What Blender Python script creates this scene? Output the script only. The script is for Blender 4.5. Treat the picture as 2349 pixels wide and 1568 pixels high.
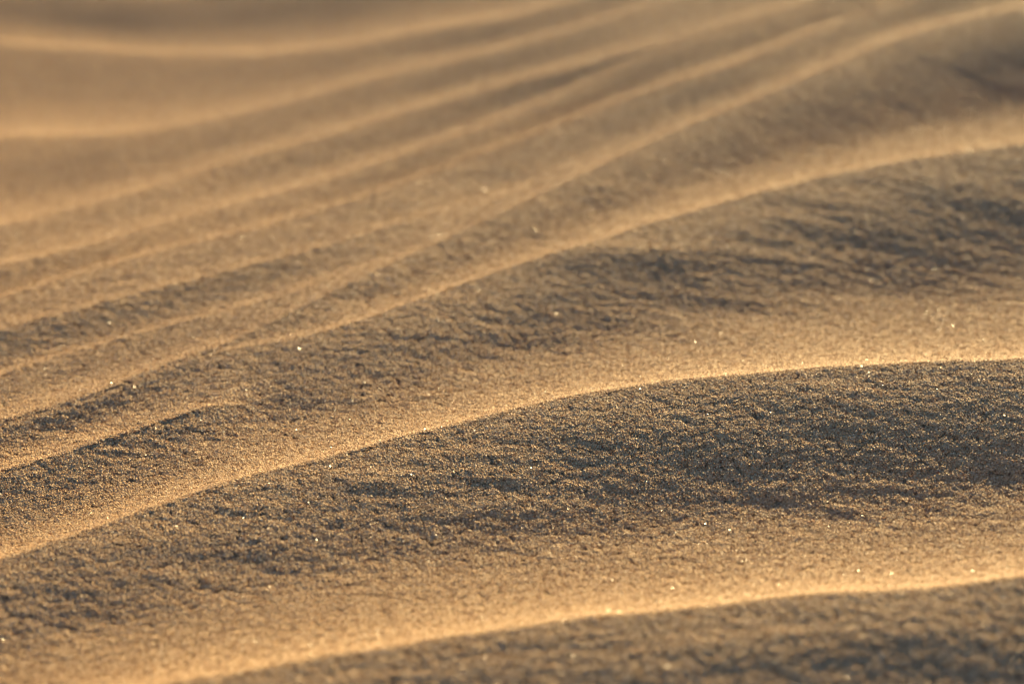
import bpy, math
import numpy as np

# ------------------------------------------------------------------ camera, sky, sun, exposure
scene = bpy.context.scene
for o in list(bpy.data.objects):
    bpy.data.objects.remove(o)

ELEV = math.radians(20.6)            # the lens looks this far below the horizontal
FOCUS = 0.45                         # metres
CAM_H = FOCUS * math.sin(math.radians(22.0))
LENS = 100.0
SUN_EL, SUN_AZ = math.radians(11.8), math.radians(16.0)   # azimuth clockwise from the view direction (+Y)

cam = bpy.data.cameras.new("camera")
cam.lens, cam.sensor_width = LENS, 36.0
cam.clip_start, cam.clip_end = 0.005, 5000.0
cam.dof.use_dof = True
cam.dof.focus_distance = FOCUS - 0.01
cam.dof.aperture_fstop = 18.0
cam_ob = bpy.data.objects.new("camera", cam)
scene.collection.objects.link(cam_ob)
cam_ob.location = (0, 0, CAM_H)
cam_ob.rotation_euler = (math.pi / 2 - ELEV, 0, 0)
scene.camera = cam_ob

world = bpy.data.worlds.new("World")
scene.world = world
world.use_nodes = True
wn = world.node_tree
sky = wn.nodes.new("ShaderNodeTexSky")
sky.sky_type = 'NISHITA'
sky.sun_disc = False
sky.sun_elevation = SUN_EL
sky.sun_rotation = SUN_AZ
sky.altitude = 1200.0
sky.air_density, sky.dust_density, sky.ozone_density = 0.37, 0.0, 1.2
wn.links.new(sky.outputs[0], wn.nodes["Background"].inputs[0])
wn.nodes["Background"].inputs[1].default_value = 0.05

sun = bpy.data.lights.new("sun", 'SUN')
sun.energy = 5.0
sun.angle = math.radians(0.53)
sun.color = (1.0, 0.755, 0.365)
sun_ob = bpy.data.objects.new("sun", sun)
scene.collection.objects.link(sun_ob)
sun_ob.location = (0.5, 2, 1)
sun_ob.rotation_euler = (math.pi / 2 - SUN_EL, 0, math.pi - SUN_AZ)

vs = scene.view_settings
vs.view_transform = 'Standard'
vs.look = 'None'
vs.exposure = 3.45
vs.gamma = 1.0
scene.cycles.use_denoising = True
scene.cycles.denoiser = 'OPENIMAGEDENOISE'
scene.cycles.denoising_input_passes = 'RGB_ALBEDO_NORMAL'
scene.cycles.denoising_prefilter = 'ACCURATE'
scene.cycles.use_adaptive_sampling = False
scene.cycles.max_bounces = 3
scene.cycles.diffuse_bounces = 2
scene.cycles.glossy_bounces = 1
scene.cycles.transmission_bounces = 2
scene.cycles.sample_clamp_indirect = 1.0
scene.cycles.sample_clamp_direct = 4.0

rng = np.random.default_rng(7)

# ------------------------------------------------------------------ noise
def vnoise(x, y, seed):
    """smooth value noise in [-1, 1] on a unit lattice"""
    xi, yi = np.floor(x).astype(np.int64), np.floor(y).astype(np.int64)
    fx, fy = x - xi, y - yi
    fx = fx * fx * fx * (fx * (fx * 6 - 15) + 10)
    fy = fy * fy * fy * (fy * (fy * 6 - 15) + 10)
    tab = np.random.default_rng(seed).uniform(-1, 1, 65536)
    def h(a, b):
        return tab[((a * 73856093) ^ (b * 19349663) ^ (seed * 83492791)) & 65535]
    a, b = h(xi, yi), h(xi + 1, yi)
    c, d = h(xi, yi + 1), h(xi + 1, yi + 1)
    return (a + (b - a) * fx) * (1 - fy) + (c + (d - c) * fx) * fy

def fbm(x, y, seed, octaves=3, gain=0.5):
    s, amp = 0, 1.0
    for i in range(octaves):
        a = 0.6 + 1.1 * i
        xr, yr = x * math.cos(a) - y * math.sin(a), x * math.sin(a) + y * math.cos(a)
        s = s + amp * vnoise(xr * 2.03 ** i + 17 * i, yr * 2.03 ** i - 9 * i, seed + i)
        amp *= gain
    return s

def sstep(a, b, x):
    t = np.clip((x - a) / (b - a), 0, 1)
    return t * t * (3 - 2 * t)

# ------------------------------------------------------------------ ripple crests
# each crest is a curve on the ground; points were surveyed from the view and dropped on to the broad surface
def base_z(x, y):
    """the broad lie of the sand: rising to the right, sinking away at the far left"""
    fall = np.exp(-(np.hypot(x, y - 0.5) / 1.2) ** 2)
    return (0.06 * x - 0.018 * sstep(0.46, 0.74, y) * (1 - sstep(-0.13, 0.07, x))) * fall

def ground(px, py):
    u = (px / 2348.0 - 0.5) * 36.0 / LENS
    v = (783.5 - py) / 2348.0 * 36.0 / LENS
    dy = math.cos(ELEV) + v * math.sin(ELEV)
    dz = -math.sin(ELEV) + v * math.cos(ELEV)
    t = CAM_H / -dz
    for _ in range(25):
        t += 0.7 * ((CAM_H - float(base_z(u * t, dy * t))) / -dz - t)
    return u * t, dy * t

def curve(pts, lo_slope=0.35, hi_slope=0.25):
    g = np.array([ground(*p) for p in pts])
    xs, ys = g[:, 0], g[:, 1]
    ext = np.array([0.03, 0.08, 0.2, 0.5, 1.5, 6.0])
    lx, ly = xs[0] - ext, ys[0] - lo_slope * ext
    hx, hy = xs[-1] + ext, ys[-1] + hi_slope * ext
    X = np.concatenate([lx[::-1], xs, hx]); Y = np.concatenate([ly[::-1], ys, hy])
    xx = np.concatenate([np.linspace(-6, -0.3, 60)[:-1], np.linspace(-0.3, 0.3, 1201), np.linspace(0.3, 6, 60)[1:]])
    yy = np.interp(xx, X, Y)
    k = np.hanning(41); k /= k.sum()                       # round the corners of the polyline (fine part)
    sl = slice(59, 59 + 1201)
    f = yy[sl]; fp = np.pad(f, 20, mode='reflect', reflect_type='odd')
    yy[sl] = np.convolve(fp, k, mode='valid')
    return xx, yy

CR = {
 'A': [(390, 1568), (520, 1548), (700, 1505), (850, 1478), (1000, 1455), (1174, 1427), (1400, 1403), (1640, 1388), (1900, 1362), (2100, 1345), (2348, 1322)],
 'B': [(0, 1285), (150, 1235), (300, 1185), (440, 1135), (580, 1095), (700, 1062), (850, 1022), (1000, 985), (1150, 948), (1300, 914), (1450, 884), (1600, 864), (1800, 846), (2000, 832), (2200, 825), (2348, 823)],
 'C': [(0, 974), (250, 894), (480, 808), (600, 792), (700, 772), (830, 738), (1000, 676), (1200, 602), (1330, 562), (1560, 490), (1700, 452), (1900, 400), (2100, 362), (2348, 330)],
 'D': [(0, 968), (150, 925), (250, 888), (350, 852), (430, 826), (490, 800), (700, 702), (850, 632), (1000, 560), (1130, 500), (1280, 430), (1440, 350), (1574, 288), (1774, 210), (1924, 145), (2024, 100), (2174, 52), (2348, 14)],
 'E': [(0, 688), (150, 643), (300, 603), (450, 563), (600, 525), (730, 490), (900, 433), (1050, 377), (1174, 331), (1330, 276), (1520, 206), (1650, 166), (1774, 118), (1900, 62), (2050, 10), (2348, -60)],
 'E2': [(0, 604), (200, 556), (350, 506), (500, 460), (650, 420), (850, 366), (1050, 303), (1174, 254), (1330, 190), (1440, 142), (1574, 98), (1774, 40), (2348, -68)],
 'F': [(0, 510), (200, 468), (400, 416), (550, 360), (750, 308), (1000, 233), (1174, 187), (1330, 150), (1474, 114), (1574, 86), (1650, 62), (1774, 28), (1900, -6), (2348, -70)],
 'G': [(0, 312), (150, 312), (300, 306), (450, 282), (600, 250), (750, 210), (900, 170), (1050, 134), (1174, 106), (1374, 48), (1474, 18), (1600, -20), (1900, -85), (2348, -150)],
 'H': [(0, 98), (200, 112), (400, 126), (600, 126), (800, 108), (950, 76), (1174, 36), (1400, -20), (1700, -90), (2348, -200)],
 'I': [(0, -40), (200, -12), (400, -8), (600, -30), (1000, -100), (1500, -190), (2348, -290)],
}
order = ['A', 'B', 'C', 'D', 'E', 'E2', 'F', 'G', 'H', 'I']
XX = None
crests = []
for n in order:
    XX, yy = curve(CR[n])
    k = len(crests)
    yy = yy + 0.0008 * fbm(XX * 60, XX * 0 + 7.7 * k, 500 + k, 2) + 0.0010 * fbm(XX * 22, XX * 0 + 3.3 * k, 530 + k, 2)
    crests.append(yy)
# nearer and farther ripples continue the field
def wob(seed):
    return 0.012 * fbm(XX * 4.0, XX * 0 + seed * 3.1, 300 + seed, 2)
near = []
base = crests[0]
for k in range(1, 40):
    base = base - 0.075 + 0.4 * wob(k)
    near.append(base)
far = []
base = crests[-1]
for k in range(1, 60):
    base = base + (0.10 if k < 8 else 0.12) + wob(60 + k)
    far.append(base)
crests = near[::-1] + crests + far
NEAR_N = len(near)
for k in range(1, len(crests)):
    lim = crests[k - 1] + 0.0015
    crests[k] = lim + 0.5 * ((crests[k] - lim) + np.sqrt((crests[k] - lim) ** 2 + 0.0015 ** 2))
crests = np.array(crests)

# profile between two crests: sharp lit back slope, wide round trough, front that steepens and then eases to the crest
T = np.linspace(0, 1, 2001)
TB = 0.37
s_back = np.where(T < TB, -np.clip(1 - T / TB, 0, 1) ** 1.35, 0)
q = np.clip((T - TB) / (1 - TB), 0, 1)
s_front = np.where(T >= TB, sstep(0, 0.34, q) * (1 - 0.6 * sstep(0.5, 1.0, q)), 0)
s_back /= -np.trapezoid(s_back, T) if hasattr(np, 'trapezoid') else -np.trapz(s_back, T)
s_front /= np.trapezoid(s_front, T) if hasattr(np, 'trapezoid') else np.trapz(s_front, T)
PROF = np.concatenate([[0], np.cumsum((s_back + s_front)[1:] * (T[1] - T[0]))])
PROF -= T * PROF[-1]
kr = np.exp(-0.5 * (np.arange(-80, 81) / 22.0) ** 2); kr /= kr.sum()       # take the knife edge off the crest
PROF = np.convolve(np.concatenate([PROF[-81:-1], PROF, PROF[1:81]]), kr, mode='valid')
PROF -= PROF[0]

DEPTH = {i: v for i, v in enumerate([1.0, 0.94, 1.02, 0.66, 0.76, 0.62, 0.54, 0.46, 0.42, 0.5])}                                                  # depth over spacing, per trough
RATIO = 0.071
LOW = {}                                                    # weaker crests stand lower than their neighbours, unevenly
for nm, w in (('E', -0.014), ('E2', 0.05), ('F', 0.010)):
    k = NEAR_N + order.index(nm)
    g = np.minimum(crests[k] - crests[k - 1], crests[k + 1] - crests[k])
    LOW[k] = w * g * np.clip(1 + 0.7 * fbm(XX * 18, XX * 0 + k, 640 + k, 2), 0, 2)

def ridge(x, y, pts, fade, amp, front, back):
    """a low secondary crest that dies out at both ends"""
    xx, cy = curve(pts)
    d = y - np.interp(x, xx, cy)
    g = np.array([ground(*p) for p in pts])
    x0, x1 = g[0, 0], g[-1, 0]
    w = sstep(x0 - fade, x0 + fade, x) * (1 - sstep(x1 - fade, x1 + fade, x))
    prof = np.where(d > 0, np.exp(-np.maximum(d, 0) / back), 1 - sstep(0, front, -d) )
    return amp * w * prof

def height(x, y):
    z = base_z(x, y)
    rough = np.full(x.shape, 1.0)                          # front faces are rougher than the swept backs
    # ripples
    prev = np.interp(x, XX, crests[0])
    for k in range(len(crests) - 1):
        nxt = np.interp(x, XX, crests[k + 1])
        m = (y >= prev) & (y < nxt)
        if m.any():
            gap = (nxt - prev)[m]
            t = (y[m] - prev[m]) / gap
            dep = np.minimum(RATIO * gap, 0.0075) * DEPTH.get(k - NEAR_N, 1.0) * np.clip(1 + 2.2 * x[m], 0.82, 1.14)
            if k - NEAR_N == 2: dep = dep * (0.45 + 0.55 * sstep(-0.055, 0.0, x[m]) + 0.18 * sstep(0.02, 0.07, x[m]))
            dep = dep * (1 + (0.2 if k - NEAR_N < 3 else 0.5) * fbm(x[m] * 14, x[m] * 0 + 5.1 * k, 600 + k, 2))
            z[m] += dep * np.interp(t, T, PROF)
            if k in LOW: z[m] -= (1 - t) * np.interp(x[m], XX, LOW[k])
            if k + 1 in LOW: z[m] -= t * np.interp(x[m], XX, LOW[k + 1])
            rough[m] = 0.25 + 0.75 * sstep(0.2, 0.5, t) * (1 - 0.75 * sstep(0.90, 1.0, t))
        prev = nxt
    # secondary crests
    z += ridge(x, y, [(-250, 1150), (0, 1080), (150, 1035), (300, 982), (450, 930), (540, 908)], 0.008, 0.0018, 0.026, 0.0045)
    z += ridge(x, y, [(1250, 585), (1330, 572), (1450, 565), (1600, 560)], 0.008, 0.0005, 0.012, 0.004)
    z += ridge(x, y, [(-150, 880), (0, 852), (175, 790), (300, 757), (450, 718), (600, 684), (700, 655), (850, 596)], 0.012, 0.0011, 0.018, 0.0055)
    z += ridge(x, y, [(-150, 795), (0, 762), (200, 708), (400, 655), (540, 622), (700, 580), (870, 528), (1000, 482), (1100, 446)], 0.014, 0.0013, 0.020, 0.0060)
    z += ridge(x, y, [(900, 560), (1000, 520), (1130, 455), (1250, 400), (1350, 352)], 0.012, 0.0007, 0.018, 0.0060)
    dcr = np.interp(x, XX, crests[NEAR_N + 3])             # hollow in front of the left-hand crest
    z -= 0.0013 * sstep(-0.098, -0.074, x) * (1 - sstep(-0.068, -0.048, x)) * np.exp(-((y - dcr + 0.0105) / 0.0078) ** 2)
    z += ridge(x, y, [(1500, 1480), (1700, 1455), (1900, 1440), (2150, 1440)], 0.008, 0.0003, 0.012, 0.004)
    fade = 1 - sstep(1.0, 3.0, np.hypot(x, y))
    # clods and small transverse ripples, longer across the view, swinging down to the right
    ys = y + 2.4 * np.maximum(x, 0) ** 2
    n1 = fbm(x * 48, ys * 125, 11, 2, 0.4)
    n2 = fbm(x * 110, ys * 340, 23, 3, 0.55)
    n3 = fbm(x * 620, ys * 1150, 41, 2, 0.5)
    patch = np.clip(0.85 + 0.5 * fbm(x * 26, ys * 40, 77, 2), 0.3, 1.5)
    calm = 1 - 0.6 * sstep(0.45, 0.62, y)
    z += fade * rough * (calm * 0.00012 * patch * n1 + calm * 0.00004 * patch * n2 + 0.000052 * n3)
    # dunes beyond
    z += sstep(3, 60, np.hypot(x, y)) * 1.6 * (0.4 + fbm(x / 45.0, y / 45.0, 91, 3))
    return z

# ------------------------------------------------------------------ materials
def sand_colours(nt, rnd):
    r = nt.nodes.new("ShaderNodeValToRGB")
    nt.links.new(rnd, r.inputs[0])
    e = r.color_ramp.elements
    stops = [(0.0, (0.05, 0.030, 0.020)), (0.05, (0.22, 0.085, 0.030)), (0.13, (0.31, 0.17, 0.068)), (0.45, (0.43, 0.264, 0.112)),
             (0.78, (0.53, 0.353, 0.168)), (1.0, (0.60, 0.46, 0.27))]
    e[0].position, e[0].color = stops[0][0], (*stops[0][1], 1)
    e[1].position, e[1].color = stops[-1][0], (*stops[-1][1], 1)
    for p, c in stops[1:-1]:
        n = e.new(p); n.color = (*c, 1)
    return r

def grain_material():
    m = bpy.data.materials.new("quartz_sand_grain")
    m.use_nodes = True
    nt = m.node_tree
    b = nt.nodes["Principled BSDF"]
    out = nt.nodes["Material Output"]
    geo = nt.nodes.new("ShaderNodeNewGeometry")
    oi = nt.nodes.new("ShaderNodeObjectInfo")
    add = nt.nodes.new("ShaderNodeMath"); add.operation = 'ADD'
    nt.links.new(geo.outputs["Random Per Island"], add.inputs[0]); nt.links.new(oi.outputs["Random"], add.inputs[1])
    fr = nt.nodes.new("ShaderNodeMath"); fr.operation = 'FRACT'
    nt.links.new(add.outputs[0], fr.inputs[0])
    ramp = sand_colours(nt, fr.outputs[0])
    mul = nt.nodes.new("ShaderNodeMath"); mul.operation = 'MULTIPLY'; mul.inputs[1].default_value = 37.31
    nt.links.new(fr.outputs[0], mul.inputs[0])
    fr2 = nt.nodes.new("ShaderNodeMath"); fr2.operation = 'FRACT'
    nt.links.new(mul.outputs[0], fr2.inputs[0])
    rr = nt.nodes.new("ShaderNodeMapRange")          # most grains are frosted, a few are polished
    rr.inputs[1].default_value, rr.inputs[2].default_value = 0.0, 0.01
    rr.inputs[3].default_value, rr.inputs[4].default_value = 0.2, 0.75
    nt.links.new(fr2.outputs[0], rr.inputs[0])
    nt.links.new(rr.outputs[0], b.inputs["Roughness"])
    nt.links.new(ramp.outputs[0], b.inputs["Base Color"])
    b.inputs["IOR"].default_value = 1.54
    sp = nt.nodes.new("ShaderNodeMapRange")
    sp.inputs[1].default_value, sp.inputs[2].default_value = 0.005, 0.01
    sp.inputs[3].default_value, sp.inputs[4].default_value = 0.5, 0.16
    nt.links.new(fr2.outputs[0], sp.inputs[0])
    nt.links.new(sp.outputs[0], b.inputs["Specular IOR Level"])
    tr = nt.nodes.new("ShaderNodeBsdfTranslucent")
    nt.links.new(ramp.outputs[0], tr.inputs[0])
    mix = nt.nodes.new("ShaderNodeMixShader"); mix.inputs[0].default_value = 0.35
    nt.links.new(b.outputs[0], mix.inputs[1]); nt.links.new(tr.outputs[0], mix.inputs[2])
    nt.links.new(mix.outputs[0], out.inputs[0])
    return m

def ground_material():
    m = bpy.data.materials.new("wind_blown_sand")
    m.use_nodes = True
    nt = m.node_tree
    b = nt.nodes["Principled BSDF"]
    tc = nt.nodes.new("ShaderNodeTexCoord")
    n = nt.nodes.new("ShaderNodeTexWhiteNoise"); n.noise_dimensions = '3D'
    v = nt.nodes.new("ShaderNodeTexVoronoi"); v.inputs["Scale"].default_value = 6000
    nt.links.new(tc.outputs["Object"], v.inputs["Vector"])
    nt.links.new(v.outputs["Color"], n.inputs[0])
    ramp = sand_colours(nt, n.outputs["Value"])
    for el in ramp.color_ramp.elements:                 # packed sand under the loose grains: darkened, the self-shadow between grains is put into the colour
        el.color = (*[0.45 * c for c in el.color[:3]], 1)
    nt.links.new(ramp.outputs[0], b.inputs["Base Color"])
    bump = nt.nodes.new("ShaderNodeBump")
    bump.inputs["Strength"].default_value = 1.0; bump.inputs["Distance"].default_value = 0.0003
    bump.invert = True
    nt.links.new(v.outputs["Distance"], bump.inputs["Height"])
    nt.links.new(bump.outputs[0], b.inputs["Normal"])
    b.inputs["Roughness"].default_value = 0.9
    b.inputs["Specular IOR Level"].default_value = 0.08
    return m

M_GRAIN, M_GROUND = grain_material(), ground_material()

# ------------------------------------------------------------------ the sand sheet, out to the horizon
def axis(fine, far_lo, far_hi, grow=1.16):
    step0, step1 = fine[1] - fine[0], fine[-1] - fine[-2]
    def tail(s, limit):
        out, p = [], 0.0
        while p < limit:
            s = s * grow if s * grow < 0.012 or p > 1.6 else min(s * grow, 0.012)
            p += s; out.append(p)
        return np.array(out)
    return np.concatenate([fine[0] - tail(step0, far_lo)[::-1], fine, fine[-1] + tail(step1, far_hi)])

GX = axis(np.linspace(-0.18, 0.18, 751), 1500, 1500)
yf = [0.27]
while yf[-1] < 0.86:
    yf.append(yf[-1] + 0.00036 * (yf[-1] / 0.35))
GY = axis(np.array(yf), 1500, 1500)
nx, ny = len(GX), len(GY)
gx, gy = np.meshgrid(GX, GY)
GZ = height(gx.ravel(), gy.ravel()).reshape(ny, nx)
co = np.stack([gx, gy, GZ], -1).reshape(-1, 3).astype(np.float32)
ii = np.arange(ny * nx, dtype=np.int32).reshape(ny, nx)
quads = np.stack([ii[:-1, :-1], ii[:-1, 1:], ii[1:, 1:], ii[1:, :-1]], -1).reshape(-1, 4)

def mesh_from(name, co, faces, smooth=True):
    me = bpy.data.meshes.new(name)
    nf, k = faces.shape
    me.vertices.add(len(co)); me.vertices.foreach_set("co", np.ascontiguousarray(co, np.float32).ravel())
    me.loops.add(nf * k); me.loops.foreach_set("vertex_index", np.ascontiguousarray(faces, np.int32).ravel())
    me.polygons.add(nf); me.polygons.foreach_set("loop_start", np.arange(0, nf * k, k, dtype=np.int32))
    me.polygons.foreach_set("use_smooth", np.full(nf, smooth))
    me.update(calc_edges=True)
    return me

me = mesh_from("rippled_sand", co, quads)
me.materials.append(M_GROUND)
sand = bpy.data.objects.new("rippled_sand", me)
scene.collection.objects.link(sand)
sand["kind"] = "structure"
sand["label"] = "golden wind-rippled desert sand in low sunlight"
sand["category"] = "sand"
print("sand sheet", nx, ny, len(quads) * 2, "triangles")

# ------------------------------------------------------------------ grains: small tufts of grains laid over the whole sheet in view
t_ = (1 + 5 ** 0.5) / 2
ICO = np.array([(-1, t_, 0), (1, t_, 0), (-1, -t_, 0), (1, -t_, 0), (0, -1, t_), (0, 1, t_), (0, -1, -t_), (0, 1, -t_),
                (t_, 0, -1), (t_, 0, 1), (-t_, 0, -1), (-t_, 0, 1)]) / math.sqrt(1 + t_ * t_)
ICF = np.array([(0, 11, 5), (0, 5, 1), (0, 1, 7), (0, 7, 10), (0, 10, 11), (1, 5, 9), (5, 11, 4), (11, 10, 2), (10, 7, 6), (7, 1, 8),
                (3, 9, 4), (3, 4, 2), (3, 2, 6), (3, 6, 8), (3, 8, 9), (4, 9, 5), (2, 4, 11), (6, 2, 10), (8, 6, 7), (9, 8, 1)])

def rand_rot(n):
    qn = rng.normal(size=(n, 4)); qn /= np.linalg.norm(qn, axis=1, keepdims=True)
    w, x, y, z = qn.T
    return np.stack([1 - 2 * (y * y + z * z), 2 * (x * y - z * w), 2 * (x * z + y * w),
                     2 * (x * y + z * w), 1 - 2 * (x * x + z * z), 2 * (y * z - x * w),
                     2 * (x * z - y * w), 2 * (y * z + x * w), 1 - 2 * (x * x + y * y)], -1).reshape(n, 3, 3)

PATCH_R = 0.0009
GRAINS = 100
protos = bpy.data.collections.new("sand_grain_patches")
for p in range(20):
    n = GRAINS
    r = PATCH_R * np.sqrt(rng.uniform(0, 1, n)); a = rng.uniform(0, 2 * np.pi, n)
    rad = 0.000092 * np.exp(rng.normal(0, 0.30, n))
    rad[:2] *= 1.4
    rad = np.clip(rad, 0.00005, 0.00016)
    cz = rng.normal(0.00001, 0.000032, n) * np.clip(1.2 - r / PATCH_R, 0.4, 1)
    shape = ICO[None] * (1 + rng.uniform(-0.22, 0.22, (n, 12, 1)))
    shape = shape * (1 + rng.uniform(-0.25, 0.3, (n, 1, 3)))
    shape = np.einsum('nij,nkj->nki', rand_rot(n), shape) * rad[:, None, None] * np.array([1.0, 1.0, 0.8])
    shape += np.stack([r * np.cos(a), r * np.sin(a), cz], -1)[:, None, :]
    f = (ICF[None] + 12 * np.arange(n)[:, None, None]).reshape(-1, 3)
    pm = mesh_from("grain_patch", shape.reshape(-1, 3), f, smooth=False)
    pm.materials.append(M_GRAIN)
    protos.objects.link(bpy.data.objects.new("grain_patch", pm))

pts = []
y = 0.23
SP = 0.00112
while y < 0.92:
    half = 0.17 + 0.20 * max(y - 0.28, 0)
    row = np.arange(-half, half, SP)
    pts.append(np.stack([row + rng.uniform(-0.5, 0.5, len(row)) * SP, y + rng.uniform(-0.5, 0.5, len(row)) * SP], -1))
    y += SP
pts = np.concatenate(pts)
# coarser patches carry the cover on outside the close-up strip
BIG = 2.2
ex, ey = np.meshgrid(np.arange(-0.48, 0.48, SP * BIG), np.arange(0.0, 1.3, SP * BIG))
ex = ex.ravel() + rng.uniform(-0.5, 0.5, ex.size) * SP * BIG; ey = ey.ravel() + rng.uniform(-0.5, 0.5, ey.size) * SP * BIG
inner = (np.abs(ex) < 0.163 + 0.20 * np.maximum(ey - 0.28, 0)) & (ey > 0.237) & (ey < 0.913)
ring = np.stack([ex[~inner], ey[~inner]], -1)
size = np.concatenate([np.ones(len(pts)), np.full(len(ring), BIG)])
pts = np.concatenate([pts, ring])
def bilinear(px, py, G):
    i = np.clip(np.searchsorted(GX, px) - 1, 0, nx - 2); j = np.clip(np.searchsorted(GY, py) - 1, 0, ny - 2)
    fx = (px - GX[i]) / (GX[i + 1] - GX[i]); fy = (py - GY[j]) / (GY[j + 1] - GY[j])
    return (G[j, i] * (1 - fx) + G[j, i + 1] * fx) * (1 - fy) + (G[j + 1, i] * (1 - fx) + G[j + 1, i + 1] * fx) * fy
px, py = pts.T
e = 0.0006
pz = bilinear(px, py, GZ)
dzx = (bilinear(px + e, py, GZ) - bilinear(px - e, py, GZ)) / (2 * e)
dzy = (bilinear(px, py + e, GZ) - bilinear(px, py - e, GZ)) / (2 * e)
nrm = np.stack([-dzx, -dzy, np.ones_like(dzx)], -1); nrm /= np.linalg.norm(nrm, axis=1, keepdims=True)
# quaternion: tilt up to the normal after a random spin
tq = np.stack([1 + nrm[:, 2], -nrm[:, 1], nrm[:, 0], np.zeros(len(px))], -1)
tq /= np.linalg.norm(tq, axis=1, keepdims=True)
ang = rng.uniform(0, 2 * np.pi, len(px)) / 2
sw, sz = np.cos(ang), np.sin(ang)
w0, x0, y0, z0 = tq.T
quat = np.stack([w0 * sw - z0 * sz, x0 * sw + y0 * sz, y0 * sw - x0 * sz, w0 * sz + z0 * sw], -1)
gm = bpy.data.meshes.new("sand_grains")
gm.vertices.add(len(px))
gm.vertices.foreach_set("co", np.stack([px, py, pz + 0.00007 * size], -1).astype(np.float32).ravel())
at = gm.attributes.new("grain_turn", 'QUATERNION', 'POINT')
at.data.foreach_set("value", quat.astype(np.float32).ravel())
sa = gm.attributes.new("grain_size", 'FLOAT', 'POINT')
sa.data.foreach_set("value", size.astype(np.float32))
gm.update()
grains = bpy.data.objects.new("sand_grains", gm)
scene.collection.objects.link(grains)
grains["kind"] = "stuff"
grains["label"] = "loose amber and pale quartz sand grains covering the ripples"
grains["category"] = "sand grains"

ng = bpy.data.node_groups.new("lay_grains", 'GeometryNodeTree')
ng.interface.new_socket("Geometry", in_out='INPUT', socket_type='NodeSocketGeometry')
ng.interface.new_socket("Geometry", in_out='OUTPUT', socket_type='NodeSocketGeometry')
gi, go = ng.nodes.new("NodeGroupInput"), ng.nodes.new("NodeGroupOutput")
iop = ng.nodes.new("GeometryNodeInstanceOnPoints")
ci = ng.nodes.new("GeometryNodeCollectionInfo")
ci.inputs["Collection"].default_value = protos
ci.inputs["Separate Children"].default_value = True
na = ng.nodes.new("GeometryNodeInputNamedAttribute"); na.data_type = 'QUATERNION'
na.inputs["Name"].default_value = "grain_turn"
rv = ng.nodes.new("FunctionNodeRandomValue"); rv.data_type = 'FLOAT'
rv.inputs[2].default_value, rv.inputs[3].default_value = 0.85, 1.2
ng.links.new(gi.outputs[0], iop.inputs["Points"])
ng.links.new(ci.outputs[0], iop.inputs["Instance"])
iop.inputs["Pick Instance"].default_value = True
ng.links.new(na.outputs[0], iop.inputs["Rotation"])
ns = ng.nodes.new("GeometryNodeInputNamedAttribute"); ns.data_type = 'FLOAT'
ns.inputs["Name"].default_value = "grain_size"
ml = ng.nodes.new("ShaderNodeMath"); ml.operation = 'MULTIPLY'
ng.links.new(rv.outputs[1], ml.inputs[0]); ng.links.new(ns.outputs[0], ml.inputs[1])
ng.links.new(ml.outputs[0], iop.inputs["Scale"])
ng.links.new(iop.outputs[0], go.inputs[0])
md = grains.modifiers.new("lay_grains", 'NODES')
md.node_group = ng
print("grain patches", len(px))
